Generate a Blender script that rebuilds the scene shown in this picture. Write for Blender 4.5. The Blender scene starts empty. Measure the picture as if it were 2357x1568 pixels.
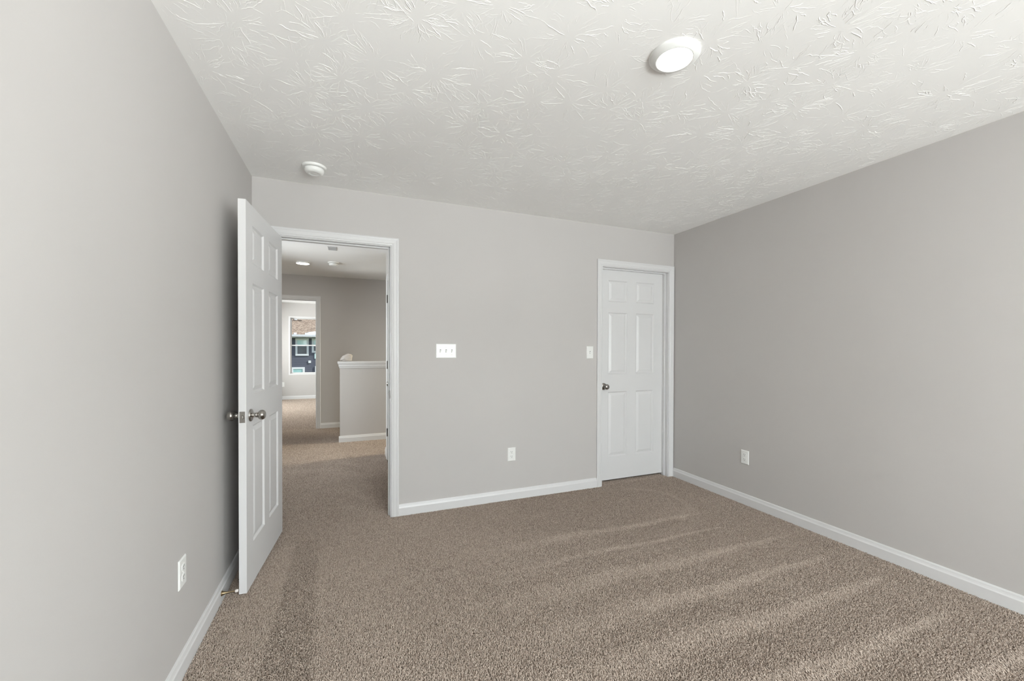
import bpy, bmesh, math, random
import numpy as np
from mathutils import Vector, Matrix

S = bpy.context.scene
COL = S.collection
random.seed(7)

# ------------------------------------------------------------------ camera
HC, YAW, PITCH, ROLL, FPX, SX, SY = 1.27455, 0.387628, -0.0090716, 0.0026998, 941.778, 13.44, 29.108
fw = Vector((math.sin(YAW) * math.cos(PITCH), math.cos(YAW) * math.cos(PITCH), math.sin(PITCH)))
rt = Vector((math.cos(YAW), -math.sin(YAW), 0)); up = rt.cross(fw)
r2 = rt * math.cos(ROLL) + up * math.sin(ROLL); u2 = -rt * math.sin(ROLL) + up * math.cos(ROLL)
cam_data = bpy.data.cameras.new('camera'); cam = bpy.data.objects.new('camera', cam_data); COL.objects.link(cam)
cam.matrix_world = Matrix(((r2.x, u2.x, -fw.x, 0), (r2.y, u2.y, -fw.y, 0), (r2.z, u2.z, -fw.z, HC), (0, 0, 0, 1)))
cam_data.sensor_fit = 'HORIZONTAL'; cam_data.sensor_width = 36.0
cam_data.lens = 36.0 * FPX / 2357.0
cam_data.shift_x = -SX / 2357.0; cam_data.shift_y = SY / 2357.0
cam_data.clip_start = 0.02; cam_data.clip_end = 300
S.camera = cam

# ------------------------------------------------------------------ world, lights, exposure
S.view_settings.view_transform = 'Standard'; S.view_settings.look = 'None'
S.view_settings.gamma = 1.0; S.view_settings.use_curve_mapping = False
S.view_settings.exposure = 0.07
S.cycles.use_adaptive_sampling = True; S.cycles.adaptive_threshold = 0.02
S.cycles.max_bounces = 9; S.cycles.diffuse_bounces = 6; S.cycles.glossy_bounces = 4
S.cycles.transparent_max_bounces = 12
S.cycles.sample_clamp_indirect = 6.0
S.cycles.caustics_reflective = False; S.cycles.caustics_refractive = False

world = bpy.data.worlds.new('world'); S.world = world; world.use_nodes = True
wn = world.node_tree.nodes; wl = world.node_tree.links
bg = wn['Background']
sky = wn.new('ShaderNodeTexSky'); sky.sky_type = 'NISHITA'; sky.sun_disc = False
sky.sun_elevation = math.radians(48); sky.sun_rotation = math.radians(150)
wl.new(sky.outputs[0], bg.inputs[0]); bg.inputs[1].default_value = 0.16

def area_light(name, loc, target, sx_, sy_, watts, color, spread=180):
    d = bpy.data.lights.new(name, 'AREA'); d.shape = 'RECTANGLE'; d.size = sx_; d.size_y = sy_
    d.energy = watts; d.color = color; d.spread = math.radians(spread)
    o = bpy.data.objects.new(name, d); COL.objects.link(o); o.location = loc
    o.rotation_euler = (Vector(target) - Vector(loc)).to_track_quat('-Z', 'Y').to_euler()
    return o

# daylight arriving through the windows (each just outside a window opening, some of them added)
area_light('rear_window_skylight', (1.40, -2.85, 1.45), (1.40, 1.6, 1.3), 2.6, 1.4, 238, (0.945, 0.97, 1.0))
area_light('side_window_fill', (3.55, -1.25, 1.45), (0.0, -0.6, 1.3), 1.6, 1.4, 125, (0.945, 0.97, 1.0))  # added out of view, evens out light on ceiling and left wall
# lamps added outside the windows, aimed upward to brighten the ceiling
area_light('rear_ceiling_fill', (2.60, -5.0, -0.9), (0.6, 1.2, 2.44), 3.8, 2.5, 1450, (1.0, 0.99, 0.985))
area_light('side_ceiling_fill', (3.90, -1.25, 0.10), (0.0, -0.6, 2.44), 2.0, 1.6, 130, (1.0, 0.99, 0.985))
area_light('far_room_upward_fill', (-3.80, 9.6, 0.60), (0, 9.6, 1.9), 1.9, 1.4, 600, (0.98, 0.99, 1.0))  # added lamp at an unseen side opening, lifts the far room ceiling
area_light('far_room_carpet_fill', (-3.90, 9.6, 2.2), (-0.6, 9.6, 0.0), 1.9, 1.4, 450, (0.98, 0.99, 1.0))  # second added lamp, aimed down to brighten the far room carpet
area_light('stair_window_daylight', (3.95, 5.55, 1.6), (-0.2, 5.45, 0.0), 0.9, 1.2, 46, (1.0, 0.89, 0.68), 75)
area_light('hall_fill', (-2.05, 4.9, 1.35), (0.8, 6.4, 1.0), 1.0, 1.2, 66, (0.94, 0.96, 1.0))  # added fill so the hall is not too dark

sun_d = bpy.data.lights.new('sun', 'SUN'); sun_d.energy = 3.8; sun_d.angle = math.radians(0.5); sun_d.color = (1.0, 0.96, 0.9)
sun = bpy.data.objects.new('sun', sun_d); COL.objects.link(sun)
sun.rotation_euler = Vector((-0.75, 0.36, -0.72)).to_track_quat('-Z', 'Y').to_euler()

# ------------------------------------------------------------------ dimensions (metres)
XL, XR, YB, YR_, H = -0.6176, 3.0287, 3.2448, -2.45, 2.44   # room: left, right, back, rear walls, ceiling
WT = 0.115                                                    # wall thickness
YB2 = YB + WT
D1L, D1R = -0.489, 0.277                                      # main doorway between jamb faces
D2L, D2R = 2.180, 2.960                                       # closet doorway
DH = 2.052                                                    # head jamb underside
YF, YFR = 7.2822, 11.7595                                     # hall far wall, far room far wall
FD0, FD1 = -1.290, -0.512                                     # far doorway
ZF = -0.012                                                   # subfloor under the pile

# ------------------------------------------------------------------ materials
def mat(name, color, rough=0.6, metal=0.0, bump=None, spec=0.5, var=None, sheen=0.0, bdist=0.001):
    m = bpy.data.materials.new(name); m.use_nodes = True
    n = m.node_tree.nodes; l = m.node_tree.links; b = n['Principled BSDF']
    b.inputs['Base Color'].default_value = (*color, 1); b.inputs['Roughness'].default_value = rough
    b.inputs['Metallic'].default_value = metal; b.inputs['Specular IOR Level'].default_value = spec
    if sheen: b.inputs['Sheen Weight'].default_value = sheen
    tc = n.new('ShaderNodeTexCoord')
    if bump:
        t = n.new('ShaderNodeTexNoise'); t.inputs['Scale'].default_value = bump[0]; t.inputs['Detail'].default_value = 4
        bp = n.new('ShaderNodeBump'); bp.inputs['Strength'].default_value = bump[1]; bp.inputs['Distance'].default_value = bdist
        l.new(tc.outputs['Object'], t.inputs['Vector']); l.new(t.outputs['Fac'], bp.inputs['Height']); l.new(bp.outputs[0], b.inputs['Normal'])
    if var:
        t = n.new('ShaderNodeTexNoise'); t.inputs['Scale'].default_value = var[0]; t.inputs['Detail'].default_value = 3
        r = n.new('ShaderNodeValToRGB')
        r.color_ramp.elements[0].position = 0.35; r.color_ramp.elements[1].position = 0.65
        r.color_ramp.elements[0].color = (*[c * (1 - var[1]) for c in color], 1)
        r.color_ramp.elements[1].color = (*[min(1, c * (1 + var[1])) for c in color], 1)
        l.new(tc.outputs['Object'], t.inputs['Vector']); l.new(t.outputs['Fac'], r.inputs[0]); l.new(r.outputs[0], b.inputs['Base Color'])
    return m

M = {}
M['wall'] = mat('wall_paint', (0.530, 0.509, 0.494), 0.62, bump=(260, 0.10), spec=0.3, var=(1.3, 0.012))
M['ceil'] = mat('ceiling_paint', (0.905, 0.895, 0.880), 0.85, bump=(300, 0.10), spec=0.2)
M['trim'] = mat('white_trim_paint', (0.69, 0.685, 0.685), 0.32, spec=0.45, bump=(60, 0.03))
M['door'] = mat('white_door_paint', (0.69, 0.685, 0.685), 0.36, spec=0.45, bump=(90, 0.04))
M['plastic'] = mat('white_plastic', (0.82, 0.82, 0.80), 0.3, bump=(200, 0.02))
M['slot'] = mat('dark_slot', (0.035, 0.033, 0.03), 0.6, bump=(200, 0.02))
M['gap'] = mat('grey_recess', (0.30, 0.30, 0.29), 0.6, bump=(200, 0.02))
M['vent_grey'] = mat('vent_grey', (0.55, 0.55, 0.54), 0.6, bump=(200, 0.02))
M['snow'] = mat('snow', (0.92, 0.93, 0.95), 0.7, bump=(12, 0.2), bdist=0.01)
M['nickel'] = mat('satin_nickel', (0.40, 0.38, 0.355), 0.22, metal=1.0, bump=(500, 0.03))
M['dark_nickel'] = mat('dark_satin_nickel', (0.16, 0.15, 0.14), 0.35, metal=1.0, bump=(500, 0.03))
M['brass'] = mat('aged_brass', (0.34, 0.26, 0.16), 0.35, metal=1.0, bump=(500, 0.03))
M['rubber'] = mat('pale_rubber', (0.75, 0.70, 0.66), 0.7, bump=(300, 0.05))
M['subfloor'] = mat('carpet_backing', (0.20, 0.165, 0.135), 0.95, bump=(300, 0.4), spec=0.1)
M['bag'] = mat('pale_crumpled_plastic', (0.50, 0.46, 0.43), 0.45, bump=(90, 0.3), bdist=0.01)
M['siding_trim'] = mat('exterior_white_trim', (0.86, 0.87, 0.90), 0.5, bump=(20, 0.05))
M['grass'] = mat('grass_ground', (0.10, 0.14, 0.05), 0.95, var=(2.0, 0.3))
M['closet'] = mat('closet_dark_wall', (0.5, 0.48, 0.46), 0.8, bump=(200, 0.1))

def emis(name, color, strength):
    m = bpy.data.materials.new(name); m.use_nodes = True; n = m.node_tree.nodes; l = m.node_tree.links
    n.remove(n['Principled BSDF']); e = n.new('ShaderNodeEmission'); e.inputs[0].default_value = (*color, 1); e.inputs[1].default_value = strength
    l.new(e.outputs[0], n['Material Output'].inputs[0]); return m
M['lamp'] = emis('lit_diffuser', (1.0, 0.95, 0.88), 22.0)
M['lamp_hall'] = emis('lit_diffuser_hall', (1.0, 0.97, 0.93), 42.0)

def glass_mat(name, tint=(0.96, 0.98, 0.97)):
    m = bpy.data.materials.new(name); m.use_nodes = True; n = m.node_tree.nodes; l = m.node_tree.links
    n.remove(n['Principled BSDF'])
    t = n.new('ShaderNodeBsdfTransparent'); t.inputs[0].default_value = (*tint, 1)
    g = n.new('ShaderNodeBsdfGlossy'); g.inputs['Roughness'].default_value = 0.02
    f = n.new('ShaderNodeFresnel'); f.inputs[0].default_value = 1.3
    x = n.new('ShaderNodeMixShader')
    l.new(f.outputs[0], x.inputs[0]); l.new(t.outputs[0], x.inputs[1]); l.new(g.outputs[0], x.inputs[2]); l.new(x.outputs[0], n['Material Output'].inputs[0])
    return m
M['glass'] = glass_mat('window_glass')
M['painted_sky_glass'] = mat('teal_painted_sky_glass', (0.40, 0.68, 0.68), 0.12, spec=0.8, var=(1.2, 0.12))  # sky reflection painted in as the base colour
M['dark_glass'] = mat('screened_dark_glass', (0.11, 0.12, 0.14), 0.3, spec=0.5, var=(1.5, 0.35))

def siding_mat():
    m = mat('slate_blue_siding', (0.10, 0.105, 0.14), 0.6)
    n = m.node_tree.nodes; l = m.node_tree.links; b = n['Principled BSDF']
    tc = n.new('ShaderNodeTexCoord'); sp = n.new('ShaderNodeSeparateXYZ'); l.new(tc.outputs['Object'], sp.inputs[0])
    mu = n.new('ShaderNodeMath'); mu.operation = 'MULTIPLY'; mu.inputs[1].default_value = 1 / 0.15; l.new(sp.outputs['Z'], mu.inputs[0])
    fr = n.new('ShaderNodeMath'); fr.operation = 'FRACT'; l.new(mu.outputs[0], fr.inputs[0])
    bp = n.new('ShaderNodeBump'); bp.inputs['Strength'].default_value = 1.0; bp.inputs['Distance'].default_value = 0.02; bp.invert = True
    l.new(fr.outputs[0], bp.inputs['Height']); l.new(bp.outputs[0], b.inputs['Normal'])
    return m
M['siding'] = siding_mat()

def shingle_mat():
    m = mat('brown_shingles', (0.3, 0.22, 0.16), 0.9, spec=0.2)
    n = m.node_tree.nodes; l = m.node_tree.links; b = n['Principled BSDF']
    tc = n.new('ShaderNodeTexCoord')
    mp = n.new('ShaderNodeMapping'); mp.inputs['Scale'].default_value = (15.0, 26.0, 26.0); l.new(tc.outputs['Object'], mp.inputs[0])
    t = n.new('ShaderNodeTexVoronoi'); t.inputs['Scale'].default_value = 1.0; l.new(mp.outputs[0], t.inputs['Vector'])
    sep = n.new('ShaderNodeSeparateColor'); l.new(t.outputs['Color'], sep.inputs[0])
    r = n.new('ShaderNodeValToRGB'); e = r.color_ramp.elements
    e[0].position = 0.0; e[0].color = (0.24, 0.175, 0.135, 1); e[1].position = 1.0; e[1].color = (0.60, 0.47, 0.36, 1)
    e2 = r.color_ramp.elements.new(0.5); e2.color = (0.43, 0.325, 0.25, 1)
    l.new(sep.outputs[0], r.inputs[0]); l.new(r.outputs[0], b.inputs['Base Color'])
    return m
M['shingle'] = shingle_mat()

def carpet_mat():
    m = bpy.data.materials.new('beige_carpet_yarn'); m.use_nodes = True; n = m.node_tree.nodes; l = m.node_tree.links
    b = n['Principled BSDF']; b.inputs['Roughness'].default_value = 0.95; b.inputs['Specular IOR Level'].default_value = 0.08
    hi = n.new('ShaderNodeHairInfo'); r = n.new('ShaderNodeValToRGB'); e = r.color_ramp.elements
    e[0].position = 0.0; e[0].color = (0.31, 0.247, 0.204, 1)
    e[1].position = 1.0; e[1].color = (0.585, 0.497, 0.426, 1)
    k = e.new(0.5); k.color = (0.465, 0.386, 0.326, 1)
    l.new(hi.outputs['Random'], r.inputs[0]); l.new(r.outputs[0], b.inputs['Base Color'])
    return m
M['carpet'] = carpet_mat()

# ------------------------------------------------------------------ mesh helpers
def link(name, me, m, parent=None, smooth=None, bevel=0.0, bseg=2):
    o = bpy.data.objects.new(name, me); COL.objects.link(o)
    if m is not None: me.materials.append(M[m] if isinstance(m, str) else m)
    if parent is not None:
        o.parent = parent
        o.matrix_parent_inverse = parent.matrix_world.inverted()
    if bevel:
        md = o.modifiers.new('bevel', 'BEVEL'); md.width = bevel; md.segments = bseg; md.limit_method = 'ANGLE'; md.angle_limit = math.radians(40)
    if smooth is not None:
        for p in me.polygons: p.use_smooth = True
        me.set_sharp_from_angle(angle=math.radians(smooth))
    return o

def bx(bm, x0, x1, y0, y1, z0, z1):
    v = [bm.verts.new((x, y, z)) for z in (z0, z1) for y in (y0, y1) for x in (x0, x1)]
    for f in ((0, 2, 3, 1), (4, 5, 7, 6), (0, 1, 5, 4), (2, 6, 7, 3), (0, 4, 6, 2), (1, 3, 7, 5)):
        bm.faces.new([v[i] for i in f])

def fin(bm, name, m, parent=None, merge=False, **k):
    if merge: bmesh.ops.remove_doubles(bm, verts=bm.verts, dist=1e-6)
    bmesh.ops.recalc_face_normals(bm, faces=bm.faces)
    me = bpy.data.meshes.new(name); bm.to_mesh(me); bm.free()
    return link(name, me, m, parent, **k)

def boxes(name, lst, m, parent=None, **k):
    bm = bmesh.new()
    for b in lst: bx(bm, *b)
    return fin(bm, name, m, parent, **k)

def tag(o, label, cat, group=None, kind=None):
    o['label'] = label; o['category'] = cat
    if group: o['group'] = group
    if kind: o['kind'] = kind
    return o

def struct(o, label, cat): return tag(o, label, cat, kind='structure')

def empty(name, loc, rz=0.0):
    o = bpy.data.objects.new(name, None); COL.objects.link(o); o.empty_display_size = 0.05
    o.matrix_world = Matrix.Translation(loc) @ Matrix.Rotation(rz, 4, 'Z')
    return o

def wall_boxes(axis, p0, p1, a0, a1, openings, z0=ZF, z1=H):
    """boxes of a wall from p0 to p1 in thickness, running a0..a1, with (oa0, oa1, oz0, oz1) openings"""
    out = []
    def add(b0, b1, c0, c1):
        if b1 - b0 > 1e-4 and c1 - c0 > 1e-4:
            out.append((b0, b1, p0, p1, c0, c1) if axis == 'x' else (p0, p1, b0, b1, c0, c1))
    cur = a0
    for (o0, o1, oz0, oz1) in sorted(openings):
        add(cur, o0, z0, z1); add(o0, o1, z0, oz0); add(o0, o1, oz1, z1); cur = o1
    add(cur, a1, z0, z1)
    return out

def lathe(bm, prof, seg=40, mtx=Matrix.Identity(4), cap=True):
    """profile of (radius, height) turned about +Z, then transformed"""
    rings = []
    for r, h in prof:
        if r < 1e-6: rings.append([bm.verts.new(mtx @ Vector((0, 0, h)))])
        else: rings.append([bm.verts.new(mtx @ Vector((r * math.cos(2 * math.pi * i / seg), r * math.sin(2 * math.pi * i / seg), h))) for i in range(seg)])
    for A, B in zip(rings, rings[1:]):
        if len(A) == 1 and len(B) == 1: continue
        for i in range(seg):
            j = (i + 1) % seg
            if len(A) == 1: bm.faces.new((A[0], B[j], B[i]))
            elif len(B) == 1: bm.faces.new((A[i], A[j], B[0]))
            else: bm.faces.new((A[i], A[j], B[j], B[i]))
    if cap:
        for R in (rings[0], rings[-1]):
            if len(R) > 1: bm.faces.new(R)

def axis_m(loc, d):
    return Matrix.Translation(loc) @ Vector(d).to_track_quat('Z', 'Y').to_matrix().to_4x4()

# ------------------------------------------------------------------ room shell
J = 0.019   # jamb board thickness
op1 = (D1L - J, D1R + J, ZF, DH + J); op2 = (D2L - J, D2R + J, ZF, DH + J)
WINX0, WINX1, WZ0, WZ1 = 0.20, 2.60, 0.62, 2.08
struct(boxes('floor', [(-3.5, 4.0, -2.7, 12.0, -0.12, ZF)], 'subfloor'), 'carpet backing under the beige carpet through room and hall', 'floor')
struct(boxes('wall_back', wall_boxes('x', YB, YB2, XL - WT, XR + WT, [op1, op2]), 'wall'), 'pale grey back wall holding the doorway and closet door', 'wall')
struct(boxes('wall_left', wall_boxes('y', XL - WT, XL, YR_ - WT, YB, []), 'wall'), 'pale grey left wall behind the open door', 'wall')
struct(boxes('wall_right', wall_boxes('y', XR, XR + WT, YR_ - WT, YB, [(-1.95, -0.55, WZ0, WZ1)]), 'wall'), 'grey right wall running from the closet door', 'wall')
struct(boxes('wall_rear', wall_boxes('x', YR_ - WT, YR_, XL, XR, [(WINX0, WINX1, WZ0, WZ1)]), 'wall'), 'grey wall with the window behind the camera', 'wall')
# hall, closet and far room
struct(boxes('wall_hall_far', wall_boxes('x', YF, YF + WT, -3.2, 3.8, [(FD0 - J, FD1 + J, ZF, DH + J)]), 'wall'), 'taupe wall at the end of the hall with a doorway', 'wall')
struct(boxes('wall_hall_left', wall_boxes('y', -1.75 - WT, -1.75, YB2, YF, [(4.4, 5.4, 0.7, 2.06)]), 'wall'), 'grey left side wall of the hall', 'wall')
HRX = 0.397; HR0, HR1 = 4.18, 4.94   # door in hall right wall
struct(boxes('wall_hall_right', wall_boxes('y', HRX, HRX + WT, YB2, 5.22, [(HR0 - J, HR1 + J, ZF, DH + J)]), 'wall'), 'grey right side wall of the hall, seen edge on', 'wall')
struct(boxes('wall_landing', [(HRX + WT, 3.8, 5.105, 5.22, ZF, H)], 'wall'), 'grey wall along the stair landing', 'wall')
struct(boxes('wall_hall_near', [(-1.865, XL - WT, YB, YB2, ZF, H)], 'wall'), 'grey wall beside the bedroom on the hall side', 'wall')
struct(boxes('wall_stair_right', wall_boxes('y', 3.8, 3.9, 5.105, YF + WT, [(5.1 + 0.12, 6.0, 1.0, 2.1)]), 'wall'), 'grey end wall of the stairwell with a window', 'wall')
struct(boxes('wall_closet', [(1.2, 1.3, YB2, 4.1, ZF, H), (1.2, 3.25, 4.1, 4.2, ZF, H), (3.15, 3.25, YB2, 4.1, ZF, H)], 'closet'), 'walls of the closet behind the closed door', 'wall')
struct(boxes('wall_far_room', wall_boxes('x', YFR, YFR + WT, -3.2, 1.2, [(-1.452, -0.54, 0.612, 2.096)]), 'wall'), 'bright grey far room wall holding the window', 'wall')
struct(boxes('wall_far_room_left', wall_boxes('y', -3.3, -3.2, YF, YFR + WT, [(8.7, 10.5, 0.65, 2.06)]), 'wall'), 'left wall of the far room with an added side window', 'wall')
struct(boxes('wall_far_room_right', wall_boxes('y', 1.2, 1.3, YF + WT, YFR + WT, []), 'wall'), 'right wall of the far room', 'wall')
struct(boxes('ceiling_hall', [(-1.865, 3.9, YB2 - 0.05, YF + WT / 2, H, H + 0.1)], 'ceil'), 'smooth white hall ceiling', 'ceiling')
struct(boxes('ceiling_far_room', [(-3.3, 1.3, YF + WT / 2, YFR + WT, H, H + 0.1)], 'ceil'), 'bright white ceiling of the far room', 'ceiling')

# textured ceiling: slab with hand-stomped plaster ridges radiating from each brush stomp
def ceiling():
    rng = np.random.default_rng(11)
    x0, x1, y0, y1 = XL - WT, XR + WT, YR_ - WT, YB2 - 0.05
    V = [(x, y, z) for z in (H, H + 0.1) for (x, y) in ((x0, y0), (x1, y0), (x1, y1), (x0, y1))]
    F = [(3, 2, 1, 0), (4, 5, 6, 7), (0, 1, 5, 4), (1, 2, 6, 5), (2, 3, 7, 6), (3, 0, 4, 7)]
    Vs = [np.array(V, float)]; Fs = []
    base = 8
    nseg = 9
    cx = np.array([-1.0, -0.55, 0.0, 0.55, 1.0]); cz = np.array([0.0, 0.72, 1.0, 0.72, 0.0])
    sp = 0.215
    row = 0; yy = YR_ + 0.05
    while yy < YB - 0.02:
        xx = XL + 0.06 + (row % 2) * sp * 0.5
        while xx < XR - 0.02:
            c = np.array([xx, yy]) + rng.uniform(-0.055, 0.055, 2)
            nst = int(rng.integers(75, 120)); power = rng.uniform(0.55, 1.1)
            phase = rng.uniform(0, 6.28); lob = rng.integers(2, 5)
            for k in range(nst):
                th = rng.uniform(0, 2 * math.pi)
                if rng.random() < 0.45 * (0.5 + 0.5 * math.sin(lob * th + phase)): continue
                rs = rng.uniform(0.016, 0.10); L = rng.uniform(0.02, 0.085) * (1.4 if rng.random() < 0.2 else 0.85); big = rng.random() < 0.50
                t = np.linspace(0, 1, nseg)
                r = rs + L * t
                bend = rng.normal(0, 0.25) * t + np.cumsum(rng.normal(0, 0.03, nseg)) + rng.normal(0, 0.016, nseg)
                px = c[0] + r * np.cos(th + bend * 0.6); py = c[1] + r * np.sin(th + bend * 0.6)
                if px.min() < XL + .004 or px.max() > XR - .004 or py.min() < YR_ + .004 or py.max() > YB - .004: continue
                tx = np.gradient(px); ty = np.gradient(py); tl = np.hypot(tx, ty) + 1e-9
                nx, ny = -ty / tl, tx / tl
                w = (rng.uniform(0.0016, 0.0028) if big else rng.uniform(0.0011, 0.0018)) * (0.6 + 0.6 * rng.random(nseg)); w[0] *= .3; w[-1] *= .45
                h = (rng.uniform(0.0006, 0.0015) if big else rng.uniform(0.0003, 0.0008)) * power * (0.5 + 0.8 * rng.random(nseg)); h[0] *= .1; h[-1] *= .3
                P = np.empty((nseg, 5, 3))
                P[:, :, 0] = px[:, None] + nx[:, None] * w[:, None] * cx
                P[:, :, 1] = py[:, None] + ny[:, None] * w[:, None] * cx
                P[:, :, 2] = H + 0.0002 - h[:, None] * cz
                Vs.append(P.reshape(-1, 3))
                i = np.arange(nseg - 1)[:, None] * 5 + np.arange(4)[None, :] + base
                i = i.reshape(-1)
                Fs.append(np.stack([i, i + 1, i + 6, i + 5], 1))
                base += nseg * 5
            xx += sp
        yy += sp * 0.87; row += 1
    V = np.concatenate(Vs); Q = np.concatenate([np.array(F)] + Fs)
    me = bpy.data.meshes.new('ceiling'); n = len(Q)
    me.vertices.add(len(V)); me.vertices.foreach_set('co', V.ravel())
    me.loops.add(n * 4); me.loops.foreach_set('vertex_index', Q.ravel().astype(np.int32))
    me.polygons.add(n); me.polygons.foreach_set('loop_start', np.arange(0, n * 4, 4, dtype=np.int32))
    sm = np.ones(n, bool); sm[:6] = False
    me.polygons.foreach_set('use_smooth', sm)
    me.update(calc_edges=True); me.validate()
    return link('ceiling', me, 'ceil')
struct(ceiling(), 'white ceiling with a stomped plaster texture', 'ceiling')

# ------------------------------------------------------------------ baseboards
BBH = 0.082
def baseboard(name, a, b, nrm, label, parent=None, ea=0.0, eb=0.0, m='trim'):
    """board from a to b (xy on the wall face), nrm points into the room; ea / eb mitre the ends"""
    a = Vector((*a, 0)); b = Vector((*b, 0)); n = Vector((*nrm, 0)); d = (b - a).normalized()
    prof = [(0.0, ZF), (0.0135, ZF), (0.0135, 0.053), (0.0125, 0.056), (0.0105, 0.060), (0.0085, 0.068), (0.0075, 0.075), (0.0050, BBH - .001), (0.0, BBH)]
    bm = bmesh.new()
    A = [bm.verts.new(a + n * t + d * (ea * t) + Vector((0, 0, z))) for t, z in prof]
    B = [bm.verts.new(b + n * t - d * (eb * t) + Vector((0, 0, z))) for t, z in prof]
    k = len(prof)
    for i in range(k): bm.faces.new((A[i], A[(i + 1) % k], B[(i + 1) % k], B[i]))
    bm.faces.new(A[::-1]); bm.faces.new(B)
    o = fin(bm, name, m, parent)
    if not parent: struct(o, label, 'baseboard')
    return o
CW = 0.057; RV = 0.006     # casing width and reveal
baseboard('baseboard_back', (D1R + RV + CW, YB), (D2L - RV - CW, YB), (0, -1), 'white baseboard between the doorway and the closet door')
baseboard('baseboard_left', (XL, YR_), (XL, YB), (1, 0), 'white baseboard along the left wall')
baseboard('baseboard_right', (XR, YB - 0.018), (XR, YR_), (-1, 0), 'white baseboard along the right wall')
baseboard('baseboard_hall_far', (FD1 + RV + CW, YF), (3.8, YF), (0, -1), 'white baseboard at the far end of the hall')
baseboard('baseboard_far_room', (-3.2, YFR), (1.2, YFR), (0, -1), 'white baseboard under the far room window')
baseboard('baseboard_hall_right', (HRX, YB2), (HRX, HR0 - RV - CW), (-1, 0), 'white baseboard on the hall side wall near the doorway')
baseboard('baseboard_hall_corner', (HRX, HR1 + RV + CW), (HRX, 5.22), (-1, 0), 'white baseboard at the corner of the hall side wall')
baseboard('baseboard_hall_left', (-1.75, YB2), (-1.75, YF), (1, 0), 'white baseboard on the left side of the hall')

# ------------------------------------------------------------------ door frames
CPROF = [(0.0, 0.0), (0.0, 0.0075), (0.003, 0.0100), (0.009, 0.0108), (0.0115, 0.0088), (0.014, 0.0105), (0.020, 0.0125),
         (0.034, 0.0138), (0.040, 0.0142), (0.042, 0.0160), (0.047, 0.0172), (0.052, 0.0168), (0.0545, 0.0150), (CW, 0.0135), (CW, 0.0)]
def casing(name, o0, o1, top, plane, sgn, axis, parent, prof=CPROF, z0=ZF):
    """door casing swept round an opening; axis 'x': wall faces -y/+y (plane=y, sgn=outward dir)"""
    bm = bmesh.new()
    path = [(o0, z0, -1, 0), (o0, top, -1, 1), (o1, top, 1, 1), (o1, z0, 1, 0)]
    rings = []
    for a, z, sa, sz in path:
        R = []
        for u, t in prof:
            aa = a + sa * u; zz = z + sz * u; pp = plane + sgn * t
            R.append(bm.verts.new((aa, pp, zz) if axis == 'x' else (pp, aa, zz)))
        rings.append(R)
    k = len(prof)
    for A, B in zip(rings, rings[1:]):
        for i in range(k): bm.faces.new((A[i], A[(i + 1) % k], B[(i + 1) % k], B[i]))
    bm.faces.new(rings[0]); bm.faces.new(rings[-1])
    return fin(bm, name, 'trim', parent)

def door_frame(name, o0, o1, top, p0, p1, axis, stop0, stop1, label, face0=True, face1=True):
    """jambs and stops lining a doorway of the wall between p0 and p1"""
    def B(a0, a1, b0, b1, z0, z1): return (a0, a1, b0, b1, z0, z1) if axis == 'x' else (b0, b1, a0, a1, z0, z1)
    st = 0.011
    L = [B(o0 - J, o0, p0, p1, ZF, top), B(o1, o1 + J, p0, p1, ZF, top), B(o0 - J, o1 + J, p0, p1, top, top + J)]
    j = boxes(name, L, 'trim')
    struct(j, label, 'door frame')
    boxes('door_stop_strip', [B(o0, o0 + st, stop0, stop1, ZF, top - st), B(o1 - st, o1, stop0, stop1, ZF, top - st), B(o0, o1, stop0, stop1, top - st, top)], 'trim', j, bevel=0.002)
    if face0: casing('casing', o0 - RV, o1 + RV, top + RV, p0, -1, axis, j)
    if face1: casing('casing', o0 - RV, o1 + RV, top + RV, p1, 1, axis, j)
    return j
fr1 = door_frame('trim_1', D1L, D1R, DH, YB, YB2, 'x', YB + 0.038, YB + 0.072, 'white casing and jamb around the open doorway to the hall')
fr2 = door_frame('trim_2', D2L, D2R, DH, YB, YB2, 'x', YB + 0.040, YB + 0.074, 'white casing and jamb around the closed closet door', face1=False)
fr3 = door_frame('trim_3', FD0, FD1, DH, YF, YF + WT, 'x', YF + 0.04, YF + 0.074, 'white casing around the far doorway at the hall end')
fr4 = door_frame('trim_4', HR0, HR1, DH, HRX, HRX + WT, 'y', HRX + 0.04, HRX + 0.074, 'white casing of the door in the hall side wall', face1=False)
# strike plate on the right jamb of the main doorway
sk = boxes('strike_plate', [(D1R - 0.0015, D1R, YB + 0.001, YB + 0.034, 0.895, 0.958), (D1R - 0.0035, D1R + 0.0, YB - 0.004, YB + 0.001, 0.905, 0.948)], 'dark_nickel', fr1)
sk['label'] = 'nickel strike plate'

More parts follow.
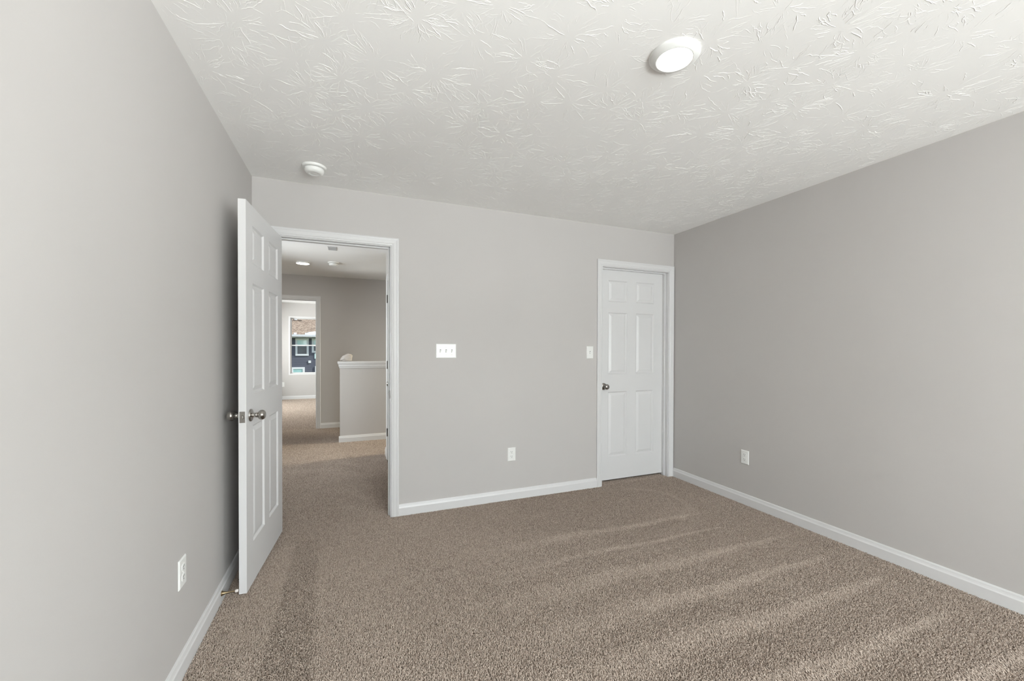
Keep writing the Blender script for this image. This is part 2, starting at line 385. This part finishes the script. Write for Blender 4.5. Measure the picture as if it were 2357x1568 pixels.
# ------------------------------------------------------------------ six panel doors
LW, LH, LT = 0.762, 2.032, 0.035
def panel_leaf(name, m='door', w=LW):
    """leaf in local coordinates: hinge edge x=0, free edge x=w, faces at y=0 and y=LT, bottom z=0"""
    k = w / 0.762
    xs = [0, 0.112 * k, 0.330 * k, 0.434 * k, 0.652 * k, w]
    zs = [0, 0.222, 0.852, 1.022, 1.618, 1.722, 1.928, LH]
    bm = bmesh.new()
    steps = [(0.0, 0.0), (0.003, 0.0030), (0.008, 0.0090), (0.011, 0.0102), (0.014, 0.0100), (0.036, 0.0026), (0.039, 0.0020)]
    for side in (0, 1):
        yb = 0.0 if side == 0 else LT; s = 1 if side == 0 else -1
        for i in range(5):
            for j in range(7):
                x0, x1, z0, z1 = xs[i], xs[i + 1], zs[j], zs[j + 1]
                if i in (1, 3) and j in (1, 3, 5):
                    prev = None
                    for off, dep in steps:
                        y = yb + s * dep
                        R = [bm.verts.new(c) for c in ((x0 + off, y, z0 + off), (x1 - off, y, z0 + off), (x1 - off, y, z1 - off), (x0 + off, y, z1 - off))]
                        if prev:
                            for q in range(4): bm.faces.new((prev[q], prev[(q + 1) % 4], R[(q + 1) % 4], R[q]))
                        prev = R
                    bm.faces.new(prev)
                else:
                    bm.faces.new([bm.verts.new(c) for c in ((x0, yb, z0), (x1, yb, z0), (x1, yb, z1), (x0, yb, z1))])
    for i in range(5):
        for z in (0, LH): bm.faces.new([bm.verts.new(c) for c in ((xs[i], 0, z), (xs[i + 1], 0, z), (xs[i + 1], LT, z), (xs[i], LT, z))])
    for j in range(7):
        for x in (0, w): bm.faces.new([bm.verts.new(c) for c in ((x, 0, zs[j]), (x, 0, zs[j + 1]), (x, LT, zs[j + 1]), (x, LT, zs[j]))])
    return fin(bm, name, m, None, merge=True)

KNOB = [(0.0, 0.0), (0.0330, 0.0), (0.0330, 0.003), (0.0315, 0.0062), (0.027, 0.0085), (0.019, 0.0100), (0.0140, 0.0125), (0.0122, 0.016),
        (0.0122, 0.026), (0.0135, 0.0275), (0.0135, 0.0295), (0.0122, 0.031), (0.0125, 0.034), (0.0165, 0.0365), (0.0215, 0.0405), (0.0252, 0.0460), (0.0265, 0.0520),
        (0.0258, 0.0580), (0.0232, 0.0635), (0.0185, 0.0680), (0.012, 0.0708), (0.006, 0.0718), (0.0, 0.072)]
def knob(parent, loc, d, name='door_knob'):
    bm = bmesh.new(); lathe(bm, KNOB, 48, axis_m(loc, d))
    o = fin(bm, name, 'nickel', None, smooth=50)
    o.parent = parent
    return o
def hinge(parent, x, y, z):
    bm = bmesh.new()
    lathe(bm, [(0.0, -0.048), (0.003, -0.047), (0.005, -0.0445), (0.0058, -0.0445), (0.0058, 0.0445), (0.005, 0.0445), (0.003, 0.047), (0.0, 0.048)], 16, Matrix.Translation((x, y, z)))
    bx(bm, x + 0.002, x + 0.0035, y, y + 0.030, z - 0.0445, z + 0.0445)
    o = fin(bm, 'hinge', 'dark_nickel', None, smooth=40); o.parent = parent
    return o

# the open bedroom door
ANG = math.radians(4.36)
door1 = panel_leaf('door_1')
# local +x (hinge->free) maps to (-sin, -cos), local y=LT face is the visible (hall side) face -> +x side
door1.matrix_world = Matrix(((-math.sin(ANG), math.cos(ANG), 0, -0.4405 - LT * math.cos(ANG)), (-math.cos(ANG), -math.sin(ANG), 0, 3.236 + LT * math.sin(ANG)), (0, 0, 1, 0.010), (0, 0, 0, 1)))
struct(door1, 'white six-panel door standing open against the left wall', 'door')
knob(door1, (LW - 0.066, LT, 0.912), (0, 1, 0)); knob(door1, (LW - 0.066, 0, 0.912), (0, -1, 0))
bm = bmesh.new()
bx(bm, LW, LW + 0.0018, LT / 2 - 0.0125, LT / 2 + 0.0125, 0.883, 0.941)
lp = fin(bm, 'latch_plate', 'nickel', None, bevel=0.0016, bseg=3); lp.parent = door1; lp['label'] = 'brushed nickel latch plate'
bm = bmesh.new()
bx(bm, LW + 0.0018, LW + 0.0095, LT / 2 - 0.007, LT / 2 + 0.007, 0.903, 0.921)
lb = fin(bm, 'latch_bolt', 'nickel', None, bevel=0.004, bseg=3); lb.parent = door1
for z in (0.894, 0.930):
    bm = bmesh.new(); lathe(bm, [(0.0035, LW + 0.0015), (0.0035, LW + 0.0023), (0.0, LW + 0.0026)], 14, Matrix(((0, 0, 1, 0), (0, 1, 0, LT / 2), (1, 0, 0, z), (0, 0, 0, 1))), cap=False)
    s = fin(bm, 'screw', 'nickel', None); s.parent = door1
for z in (0.24, 1.02, 1.80): hinge(door1, -0.004, -0.006, z)

# closet door, closed, opening away from the room
door2 = panel_leaf('door_2', w=0.774)
door2.matrix_world = Matrix.Translation((D2R - 0.003, YB + 0.0745 + LT + 0.0005, 0.016)) @ Matrix.Rotation(math.pi, 4, 'Z')
struct(door2, 'closed white six-panel closet door at the right end of the back wall', 'door')
knob(door2, (0.774 - 0.062, LT, 0.905), (0, 1, 0)); knob(door2, (0.774 - 0.062, 0, 0.905), (0, -1, 0))

# door in the hall side wall, seen nearly edge on
door3 = panel_leaf('door_3', w=0.754)
door3.matrix_world = Matrix(((0, 1, 0, HRX + 0.003), (-1, 0, 0, HR1 - 0.003), (0, 0, 1, 0.012), (0, 0, 0, 1)))
struct(door3, 'closed white door in the hall side wall, seen edge on', 'door')
knob(door3, (0.754 - 0.062, 0, 0.918), (0, -1, 0))
for z in (0.30, 1.08, 1.84): hinge(door3, -0.001, -0.012, z)

# ------------------------------------------------------------------ ceiling fixtures
def ceiling_light(loc, ro, ri, lamp, label, seg=64):
    e = empty('ceiling_light', loc)
    bm = bmesh.new()
    lathe(bm, [(ro, 0.0), (ro, -0.003), (ro - 0.002, -0.0065), (ro - 0.008, -0.0105), (ri + 0.006, -0.0185), (ri + 0.002, -0.0195), (ri, -0.0175), (ri, -0.0125), (ri, 0.0)], seg, cap=False)
    o = fin(bm, 'trim_ring', 'plastic', None, smooth=60); o.parent = e
    bm = bmesh.new(); lathe(bm, [(ri, -0.0125), (ri - 0.004, -0.0160), (ri * 0.6, -0.0172), (0.0, -0.0178)], seg, cap=False)
    d = fin(bm, 'diffuser', lamp, None, smooth=60); d.parent = e; d['label'] = 'glowing white diffuser'
    tag(e, label, 'ceiling light', 'round ceiling lights')
ceiling_light((1.187, 1.276, H), 0.0965, 0.0665, 'lamp', 'round recessed disc light glowing on the textured ceiling of the near room')
ceiling_light((-0.597, 6.206, H), 0.083, 0.077, 'lamp_hall', 'small round light glowing on the hall ceiling beyond the doorway')

def smoke_detector(loc, label):
    e = empty('smoke_detector', loc)
    bm = bmesh.new(); lathe(bm, [(0.0, 0), (0.072, 0), (0.072, -0.006), (0.068, -0.0125), (0.061, -0.0145), (0.0, -0.0145)], 56)
    o = fin(bm, 'mounting_base', 'plastic', None, smooth=40); o.parent = e
    bm = bmesh.new(); lathe(bm, [(0.0, -0.0145), (0.052, -0.0145), (0.052, -0.0175), (0.0, -0.0175)], 56)
    o = fin(bm, 'vent_gap', 'gap', None, smooth=40); o.parent = e
    bm = bmesh.new(); lathe(bm, [(0.0, -0.0175), (0.0575, -0.0175), (0.0585, -0.024), (0.056, -0.034), (0.050, -0.042), (0.042, -0.0465), (0.030, -0.0475), (0.026, -0.0445), (0.018, -0.0440), (0.012, -0.046), (0.0, -0.0465)], 56)
    o = fin(bm, 'cover', 'plastic', None, smooth=50); o.parent = e
    tag(e, label, 'smoke detector', 'ceiling smoke detectors')
smoke_detector((-0.216, 2.925, H), 'round white smoke detector on the textured ceiling above the open door')
smoke_detector((-0.214, 6.055, H), 'white smoke detector on the hall ceiling right of the hall light')
vent = boxes('ceiling_vent', [(-0.245, -0.150, 5.12, 5.30, H - 0.006, H)], 'trim', bevel=0.002)
boxes('slat', [(-0.238, -0.157, 5.135 + i * 0.02, 5.143 + i * 0.02, H - 0.0085, H - 0.006) for i in range(8)], 'vent_grey', vent)
tag(vent, 'small white slotted vent on the hall ceiling nearest the doorway', 'vent')

# ------------------------------------------------------------------ wall plates
def plate_mesh(name, w, h, parent):
    bm = bmesh.new()
    st = [(0.0, 0.0), (0.0, 0.0018), (0.0022, 0.0042), (0.0048, 0.0056)]
    prev = None
    for off, t in st:
        R = [bm.verts.new((sx_ * (w / 2 - off), -t, sz * (h / 2 - off))) for sx_, sz in ((-1, -1), (1, -1), (1, 1), (-1, 1))]
        if prev:
            for q in range(4): bm.faces.new((prev[q], prev[(q + 1) % 4], R[(q + 1) % 4], R[q]))
        else: bm.faces.new(R)
        prev = R
    bm.faces.new(prev)
    o = fin(bm, name, 'plastic', None); o.parent = parent; return o
def screw(parent, x, z, y=-0.0056, m='plastic'):
    bm = bmesh.new(); lathe(bm, [(0.0034, 0.0), (0.0034, 0.0007), (0.002, 0.0013), (0.0, 0.0014)], 16, axis_m((x, y, z), (0, -1, 0)), cap=False)
    bx(bm, x - 0.0028, x + 0.0028, y - 0.0016, y - 0.0012, z - 0.0004, z + 0.0004)
    o = fin(bm, 'screw', m, None); o.parent = parent; return o
def switch(loc, rz, w, n, label):
    e = empty('light_switch', loc, rz); plate_mesh('plate', w, 0.1143, e)
    for k in range(n):
        x = (k - (n - 1) / 2) * 0.046
        bm = bmesh.new(); bx(bm, x - 0.0052, x + 0.0052, -0.0062, -0.0054, -0.0122, 0.0122)
        o = fin(bm, 'toggle_slot', 'gap', None); o.parent = e
        bm = bmesh.new()
        v = [bm.verts.new(c) for c in ((x - .0045, -.006, -.010), (x + .0045, -.006, -.010), (x + .0045, -.006, .006), (x - .0045, -.006, .006),
                                       (x - .0035, -.0165, -.0125), (x + .0035, -.0165, -.0125), (x + .0035, -.0172, -.0065), (x - .0035, -.0172, -.0065))]
        for f in ((0, 1, 2, 3), (4, 5, 6, 7), (0, 1, 5, 4), (1, 2, 6, 5), (2, 3, 7, 6), (3, 0, 4, 7)): bm.faces.new([v[i] for i in f])
        o = fin(bm, 'toggle', 'plastic', None, bevel=0.0008); o.parent = e
        screw(e, x, 0.030); screw(e, x, -0.030)
    tag(e, label, 'light switch', 'light switches on the back wall'); return e
def outlet(loc, rz, label):
    e = empty('wall_outlet', loc, rz); plate_mesh('plate', 0.0715, 0.1143, e)
    for s in (1, -1):
        zc = s * 0.0195; bm = bmesh.new(); pts = []
        for i in range(40):
            t = 2 * math.pi * i / 40; x = 0.0172 * math.cos(t); z = max(-0.0138, min(0.0138, 0.0172 * math.sin(t))); pts.append((x, z))
        A = [bm.verts.new((x, -0.0052, zc + z)) for x, z in pts]; B = [bm.verts.new((x, -0.0070, zc + z)) for x, z in pts]; C_ = [bm.verts.new((x * .95, -0.0076, zc + z * .95)) for x, z in pts]
        for P_, Q_ in ((A, B), (B, C_)):
            for i in range(40): bm.faces.new((P_[i], P_[(i + 1) % 40], Q_[(i + 1) % 40], Q_[i]))
        bm.faces.new(C_); bm.faces.new(A[::-1])
        r = fin(bm, 'receptacle', 'plastic', None); r.parent = e
        bm = bmesh.new()
        bx(bm, -0.0076, -0.0052, -0.0079, -0.0074, zc + 0.0005, zc + 0.0090); bx(bm, 0.0052, 0.0074, -0.0079, -0.0074, zc + 0.0012, zc + 0.0082)
        lathe(bm, [(0.0, 0.0), (0.0026, 0.0), (0.0026, 0.0006), (0.0, 0.0006)], 14, axis_m((0, -0.0073, zc - 0.0068), (0, -1, 0)))
        q = fin(bm, 'plug_slots', 'slot', None); q.parent = r
    screw(e, 0, 0)
    tag(e, label, 'outlet', 'wall outlets'); return e
switch((0.705, YB, 1.261), 0, 0.1635, 3, 'triple toggle light switch in a wide white plate right of the open doorway')
switch((2.042, YB, 1.248), 0, 0.0715, 1, 'single toggle light switch in a narrow white plate beside the closet door')
outlet((1.269, YB, 0.380), 0, 'white duplex outlet low on the back wall between the two doors')
outlet((XR, 2.423, 0.385), math.radians(-90), 'white duplex outlet low on the right wall')
outlet((XL, 1.983, 0.394), math.radians(90), 'white duplex outlet low on the left wall, near the open door')
outlet((-1.585, YFR, 0.375), 0, 'tiny white wall plate low on the far room wall left of its window')

# ------------------------------------------------------------------ door stop at the baseboard
ds = empty('door_stop', (XL + 0.0135, 2.462, 0.040))
bm = bmesh.new(); lathe(bm, [(0.0, 0.0), (0.0130, 0.0), (0.0130, 0.002), (0.0108, 0.004), (0.0078, 0.012), (0.0055, 0.022), (0.0040, 0.034), (0.0034, 0.060), (0.0, 0.060)], 28, axis_m((0, 0, 0), (1, 0, 0)))
o = fin(bm, 'flared_post', 'brass', None, smooth=40); o.parent = ds
bm = bmesh.new(); lathe(bm, [(0.0, 0.058), (0.0065, 0.058), (0.0075, 0.061), (0.0075, 0.068), (0.006, 0.0715), (0.0, 0.072)], 24, axis_m((0, 0, 0), (1, 0, 0)))
o = fin(bm, 'rubber_tip', 'rubber', None, smooth=40); o.parent = ds; o['label'] = 'pale rubber tip'
tag(ds, 'flared brass door stop on the left baseboard touching the open door', 'door stop')

# ------------------------------------------------------------------ stair half wall
HWY = 6.096
hw = boxes('wall_stair', [(-0.139, 1.9, HWY, HWY + WT, ZF, 1.012)], 'wall')
struct(hw, 'grey half wall guarding the stairs in the hall', 'half wall')
bm = bmesh.new()
cp = [(0.0, 1.012), (0.008, 1.012), (0.010, 1.030), (0.016, 1.036), (0.017, 1.062), (0.026, 1.070), (0.027, 1.082), (0.030, 1.084), (0.030, 1.098), (0.027, 1.103), (0.0, 1.103)]
rings = []
x_end = -0.139
for (bxp, byp, sx_, sy_) in ((1.9, HWY, 0, -1), (x_end, HWY, -1, -1), (x_end, HWY + WT, -1, 1), (1.9, HWY + WT, 0, 1)):
    rings.append([bm.verts.new((bxp + sx_ * t, byp + sy_ * t, z)) for t, z in cp])
for A, B in zip(rings, rings[1:]):
    for i in range(len(cp) - 1): bm.faces.new((A[i], A[i + 1], B[i + 1], B[i]))
for A in (rings[0][-1], ): bm.faces.new([r[-1] for r in rings])
bm.faces.new([r[0] for r in rings][::-1])
cap_o = fin(bm, 'trim_5', 'trim'); struct(cap_o, 'white moulded cap along the top of the half wall', 'wall cap')
baseboard('baseboard_stair_wall', (-0.139 - 0.0135, HWY), (1.9, HWY), (0, -1), 'white baseboard along the half wall')

# crumpled bag on the cap
bm = bmesh.new(); bmesh.ops.create_icosphere(bm, subdivisions=4, radius=1.0)
rb = random.Random(4)
from mathutils import noise
for v in bm.verts:
    p = v.co.copy()
    k = 1 + 0.16 * noise.noise(p * 2.1 + Vector((3, 1, 7))) + 0.08 * noise.noise(p * 5.5)
    sxp = 1.0 if p.x > 0 else 0.92
    v.co = Vector((p.x * 0.082 * k * sxp, p.y * 0.045 * k, max(-0.6, p.z) * 0.058 * k + (0.030 * p.x if p.z > -0.1 else 0.0)))
zmin = min(v.co.z for v in bm.verts)
for v in bm.verts: v.co.z -= zmin
bag = fin(bm, 'crumpled_plastic_bag', 'bag', None, smooth=180); bag.location = (-0.062, HWY + 0.057, 1.103)
tag(bag, 'small pale crumpled bag resting on the half wall cap', 'bag')

# ------------------------------------------------------------------ windows
def window(name, x0, x1, z0, z1, p_in, p_out, label, axis='x', flip=1, mullions=0):
    """double-hung vinyl window in an opening; p_in = room face, p_out = outer face"""
    def B(a0, a1, b0, b1, c0, c1):
        b0, b1 = min(b0, b1), max(b0, b1)
        return (a0, a1, b0, b1, c0, c1) if axis == 'x' else (b0, b1, a0, a1, c0, c1)
    d = 1 if p_out > p_in else -1
    q0 = p_in - d * 0.004; q1 = p_out
    f = 0.034
    fr = boxes(name, [B(x0, x0 + f, q0, q1, z0, z1), B(x1 - f, x1, q0, q1, z0, z1), B(x0 + f, x1 - f, q0, q1, z1 - f, z1), B(x0 + f, x1 - f, q0, q1, z0, z0 + f)], 'trim')
    struct(fr, label, 'window')
    units = [(x0 + f, x1 - f)]
    if mullions:
        mid = (x0 + x1) / 2; boxes('mullion', [B(mid - 0.03, mid + 0.03, q0, q1, z0 + f, z1 - f)], 'trim', fr)
        units = [(x0 + f, mid - 0.03), (mid + 0.03, x1 - f)]
    zm = (z0 + z1) / 2 + 0.01
    for (a, b) in units:
        for k, (c0, c1) in enumerate(((z0 + f, zm + 0.014), (zm - 0.014, z1 - f))):
            r0 = p_in + d * (0.040 + k * 0.03); r1 = r0 + d * 0.028; s = 0.026
            sa = boxes('sash', [B(a, a + s, r0, r1, c0, c1), B(b - s, b, r0, r1, c0, c1), B(a + s, b - s, r0, r1, c1 - s, c1), B(a + s, b - s, r0, r1, c0, c0 + s)], 'trim', fr)
            rm = (r0 + r1) / 2
            boxes('pane', [B(a + s - 0.003, b - s + 0.003, rm - 0.002, rm + 0.002, c0 + s - 0.003, c1 - s + 0.003)], 'glass', sa)
    return fr
window('window_1', WINX0, WINX1, WZ0, WZ1, YR_, YR_ - WT, 'double white window in the rear wall behind the camera', mullions=1)
window('window_6', -1.95, -0.55, WZ0, WZ1, XR, XR + WT, 'added white window in the right wall behind the camera', axis='y')  # unseen window added to let in more side light
w2 = window('window_2', -1.452, -0.54, 0.612, 2.096, YFR, YFR + WT, 'white double-hung window in the far room showing a neighbouring house')
window('window_3', 8.7, 10.5, 0.65, 2.06, -3.2, -3.3, 'added white side window in the left wall of the far room', axis='y', mullions=1)  # unseen window added as the opening for the far room lamps
window('window_4', 5.22, 6.0, 1.0, 2.1, 3.8, 3.9, 'window above the stairs at the right end of the hall', axis='y')

window('window_5', 4.4, 5.4, 0.7, 2.06, -1.75, -1.865, 'added window in the left side wall of the hall', axis='y')  # unseen opening added for the hall fill lamp

# ------------------------------------------------------------------ the neighbouring house outside
struct(boxes('ground', [(-40, 40, 12.0, 80, -3.4, -3.2)], 'grass'), 'grass between the houses', 'ground')
HY = 28.0
house = empty('neighbouring_house', (-3.0, HY, -3.2))
def hpart(name, lst, m, parent=None, **k):
    o = boxes(name, lst, m, None, **k); p = parent or house
    o.parent = p; o.matrix_parent_inverse = p.matrix_world.inverted(); return o
hpart('siding_wall', [(-14, 8, HY, HY + 8, -3.2, 2.0)], 'siding')
bm = bmesh.new()
ex, ez = 0.45, 2.09; run = 6.0; rise = 3.6; th = 0.12
V = [(-14.4, HY - ex, ez), (8.4, HY - ex, ez), (8.4, HY - ex + run, ez + rise), (-14.4, HY - ex + run, ez + rise)]
vt = [bm.verts.new(c) for c in V]; vb = [bm.verts.new((c[0], c[1], c[2] - th)) for c in V]
bk = [bm.verts.new((c[0], HY + 8.4, ez - th)) for c in (V[0], V[1])]
bm.faces.new(vt); bm.faces.new(vb[::-1])
for i in range(4): bm.faces.new((vt[i], vt[(i + 1) % 4], vb[(i + 1) % 4], vb[i]))
bm.faces.new((vt[3], vt[2], bk[1], bk[0]))
rf = fin(bm, 'shingle_roof', 'shingle'); rf.parent = house; rf.matrix_parent_inverse = house.matrix_world.inverted()
hpart('gutter', [(-14.4, 8.4, HY - ex - 0.12, HY - ex - 0.005, 2.00, 2.13)], 'siding_trim')
hpart('soffit', [(-14.4, 8.4, HY - ex, HY, 1.94, 1.98)], 'siding_trim')
def hwin(x0, x1, z0, z1, split, top='painted_sky_glass', bot='dark_glass', label=None):
    t = 0.11
    w = hpart('window_frame', [(x0, x0 + t, HY - 0.05, HY, z0, z1), (x1 - t, x1, HY - 0.05, HY, z0, z1), (x0 + t, x1 - t, HY - 0.05, HY, z1 - t, z1), (x0 + t, x1 - t, HY - 0.05, HY, z0, z0 + t),
                               (x0 + t, x1 - t, HY - 0.045, HY, split - 0.025, split + 0.025)], 'siding_trim')
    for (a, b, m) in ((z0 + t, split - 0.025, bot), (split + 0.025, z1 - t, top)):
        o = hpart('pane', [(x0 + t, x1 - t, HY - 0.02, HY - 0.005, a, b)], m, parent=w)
        o['label'] = 'pane with the teal sky reflection painted on' if m == 'painted_sky_glass' else 'dark screened pane'
hwin(-3.10, -2.38, 0.857, 1.91, 1.46)
hwin(-2.21, -1.49, 1.04, 1.91, 1.46)
hwin(-3.33, -2.60, -1.10, 0.16, -0.5)
po = hpart('pane', [(-2.06, -1.55, HY - 0.03, HY, 0.67, 1.00)], 'painted_sky_glass')
hwin(-5.6, -4.4, 0.40, 1.91, 1.15)
mb = hpart('meter_box', [(-2.40, -2.26, HY - 0.06, HY, 0.41, 0.56)], 'siding_trim')
dp = hpart('downspout', [(-2.03, -1.95, HY - 0.08, HY, -3.2, 0.22)], 'siding_trim')
# plumbing vent lying on the roof
def rod(name, p, q, rr, m, lab=None):
    p = Vector(p); q = Vector(q); bm = bmesh.new()
    lathe(bm, [(0.0, 0), (rr, 0), (rr, (q - p).length), (0.0, (q - p).length)], 14, axis_m(p, q - p))
    o = fin(bm, name, m); o.parent = house; o.matrix_parent_inverse = house.matrix_world.inverted()
    if lab: o['label'] = lab
rod('vent_pipe', (-3.28, 29.10, 3.115), (-3.12, 29.10, 3.11), 0.045, 'siding_trim', 'white roof vent pipe')
rod('vent_pipe_mouth', (-3.32, 29.10, 3.115), (-3.28, 29.10, 3.115), 0.045, 'slot', 'black open pipe end')
rod('pipe_stay', (-3.12, 29.10, 3.095), (-2.86, 29.10, 3.045), 0.018, 'slot', 'dark thin rod')
# melting snow caught at the eave
from mathutils import noise as nz
for (xa, xb, hh_) in ((-2.56, -0.9, 0.14), (-3.16, -3.00, 0.05)):
    bm = bmesh.new(); n_ = 40; rows = []
    for i in range(n_ + 1):
        x = xa + (xb - xa) * i / n_; e = min(1.0, i / 6.0, (n_ - i) / 6.0)
        hgt = hh_ * e * (0.7 + 0.5 * nz.noise(Vector((x * 3.1, 0.3, 0))))
        rows.append([bm.verts.new((x, HY - ex + 0.02 + yy, ez + 0.6 * yy + 0.02 + (0 if abs(yy) < 1e-6 or yy > 0.2 else hgt))) for yy in (0.0, 0.03, 0.10, 0.17, 0.22)])
    for A, B in zip(rows, rows[1:]):
        for k in range(4): bm.faces.new((A[k], A[k + 1], B[k + 1], B[k]))
        bm.faces.new((A[0], B[0], B[4], A[4]))
    bm.faces.new(rows[0]); bm.faces.new(rows[-1])
    sn = fin(bm, 'snow_patch', 'snow', None, smooth=60)
    tag(sn, 'long white patch of melting snow on the neighbouring roof edge' if hh_ > 0.1 else 'tiny white fleck of snow at the left of the neighbouring roof edge', 'snow', 'snow patches on the roof edge')
tag(house, 'slate-blue sided house with brown shingle roof seen through the far window', 'house')

# ------------------------------------------------------------------ carpet pile
def carpet():
    rng = np.random.default_rng(5)
    regs = [  # x0, x1, y0, y1, spacing, radius, height, in_room
        (XL + 0.015, XR - 0.015, YR_ + 0.015, 0.2, 0.0076, 0.0024, 0.0125),
        (XL + 0.015, XR - 0.015, 0.2, YB - 0.0145, 0.0046, 0.00145, 0.0112),
        (D1L + 0.003, D1R - 0.003, YB - 0.0145, YB2, 0.0046, 0.00145, 0.0112),
        (D2L + 0.003, D2R - 0.003, YB - 0.0145, YB2, 0.0046, 0.00145, 0.0112),
        (-1.735, HRX - 0.014, YB2, 5.22, 0.0062, 0.0019, 0.0125),
        (-1.735, 1.9, 5.22, HWY - 0.014, 0.0064, 0.0020, 0.0125),
        (-1.735, -0.155, HWY - 0.014, YF - 0.014, 0.0066, 0.0021, 0.0125),
        (FD0 + 0.003, FD1 - 0.003, YF - 0.014, YF + WT, 0.010, 0.0033, 0.0125),
        (-3.19, 1.19, YF + WT + 0.002, YFR - 0.014, 0.0100, 0.0032, 0.0120),
    ]
    PTS = []; RAD = []
    NP = 5
    for (x0, x1, y0, y1, s, rad, hh) in regs:
        nx = int((x1 - x0) / s); ny = int((y1 - y0) / s)
        gx, gy = np.meshgrid(x0 + (np.arange(nx) + .5) * (x1 - x0) / nx, y0 + (np.arange(ny) + .5) * (y1 - y0) / ny)
        X = gx.ravel() + rng.uniform(-.45, .45, gx.size) * s; Y = gy.ravel() + rng.uniform(-.45, .45, gx.size) * s
        X = np.clip(X, x0, x1); Y = np.clip(Y, y0, y1)
        n = X.size
        # nap: vacuum strokes run along x in the room, along y in front of the doorway
        def sstep(v, a, b):
            t = np.clip((v - a) / (b - a), 0, 1); return t * t * (3 - 2 * t)
        wob = 0.012 * np.sin(X * 3.1 + 1.0) + 0.008 * np.sin(X * 7.7)
        light = np.zeros(n)
        for yc, xr_end, wmul in ((0.50, 2.75, 1), (0.79, 2.80, 1), (1.05, 2.78, 1), (1.35, 2.85, 1), (1.62, 2.80, .9), (1.91, 2.85, .9), (2.18, 2.55, .45), (2.43, 2.62, .75)):
            half = (0.014 + 0.050 * np.clip((xr_end - X) / 1.8, 0, 1)) * wmul
            m = (1 - sstep(np.abs(Y + wob - yc), half * 0.3, half * 1.9)) * sstep(xr_end - X, 0.0, 0.15)
            light = np.maximum(light, m)
        fade = sstep(X, 0.30, 1.7)                       # strokes blur out toward the doorway traffic
        light = light * fade + (1 - fade) * 0.55
        # darker strip and brighter strips parallel to y by the open door
        side = 1 - sstep(X, 0.05, 0.5)
        dk = sstep(X, -0.345, -0.325) * (1 - sstep(X + 0.04 * (Y - 1.8), -0.165, -0.135)) * (Y < 3.05)
        lt = sstep(X, -0.56, -0.50) * (1 - sstep(X, -0.345, -0.325)) * sstep(Y, 2.03, 2.08) * (Y < 3.0)
        lt2 = sstep(X + 0.04 * (Y - 1.8), -0.16, -0.13) * (1 - sstep(X, 0.15, 0.5)) * (Y < 2.9)
        near = Y < YB
        light = np.where(near, light * (1 - dk * side) - 0.35 * dk, light)
        light = np.where(near, np.maximum(light, np.maximum(lt * 0.9, lt2 * 0.75)), light)
        blot = np.sin(X * 9 + 2 * np.sin(Y * 5.3)) * np.sin(Y * 8.1 + 1.7 * np.sin(X * 6.1))
        light = np.where(near, light * (1 + 0.12 * blot), 0.5 + 0.28 * blot * (Y < 6))
        arc = np.exp(-((np.hypot(X - 2.25, Y - 2.75) - 0.36) / 0.035) ** 2) * (X > 2.3) * near
        light = np.maximum(light, arc * 0.55)
        light = np.clip(light, -0.4, 1)
        # light nap lies away from the window (+y), dark nap stands up / leans back
        lean = (-0.15 + 0.72 * light) * hh * 0.75
        th = rng.uniform(0, 2 * math.pi, n); curl = rng.uniform(0.35, 1.0, n) * 0.0046
        hgt = hh * rng.uniform(0.80, 1.12, n) * (1 - 0.10 * light)
        P = np.empty((n, NP, 3)); R = np.empty((n, NP))
        ts = np.linspace(0, 1, NP); rr = np.array([0.75, 1.0, 1.1, 1.0, 0.5])
        tw = rng.uniform(-2.2, 2.2, n)
        for k, t in enumerate(ts):
            a = th + tw * t
            P[:, k, 0] = X + curl * t * np.cos(a) * 1.3
            P[:, k, 1] = Y + curl * t * np.sin(a) * 1.3 + lean * t ** 1.6
            P[:, k, 2] = ZF + hgt * (t - 0.22 * t ** 4)
            R[:, k] = rad * rr[k]
        if near.all():
            P[:, :, 1] = np.minimum(P[:, :, 1], y1 + 0.002); P[:, :, 1] = np.maximum(P[:, :, 1], y0)
        P[:, :, 0] = np.clip(P[:, :, 0], x0 - 0.001, x1 + 0.001)
        P[:, :, 1] = np.clip(P[:, :, 1], y0 - 0.001, y1 + 0.001)
        PTS.append(P.reshape(-1, 3)); RAD.append(R.ravel())
    PTS = np.concatenate(PTS); RAD = np.concatenate(RAD); nc = len(RAD) // NP
    cu = bpy.data.hair_curves.new('carpet_pile'); cu.add_curves([NP] * nc)
    cu.attributes['position'].data.foreach_set('vector', PTS.astype(np.float32).ravel())
    ra = cu.attributes.get('radius') or cu.attributes.new('radius', 'FLOAT', 'POINT')
    ra.data.foreach_set('value', RAD.astype(np.float32))
    cu.materials.append(M['carpet'])
    o = bpy.data.objects.new('carpet_pile', cu); COL.objects.link(o)
    tag(o, 'beige twist-pile carpet with vacuum stripes covering room and hall', 'carpet', kind='stuff')
    print('carpet strands', nc)
carpet()
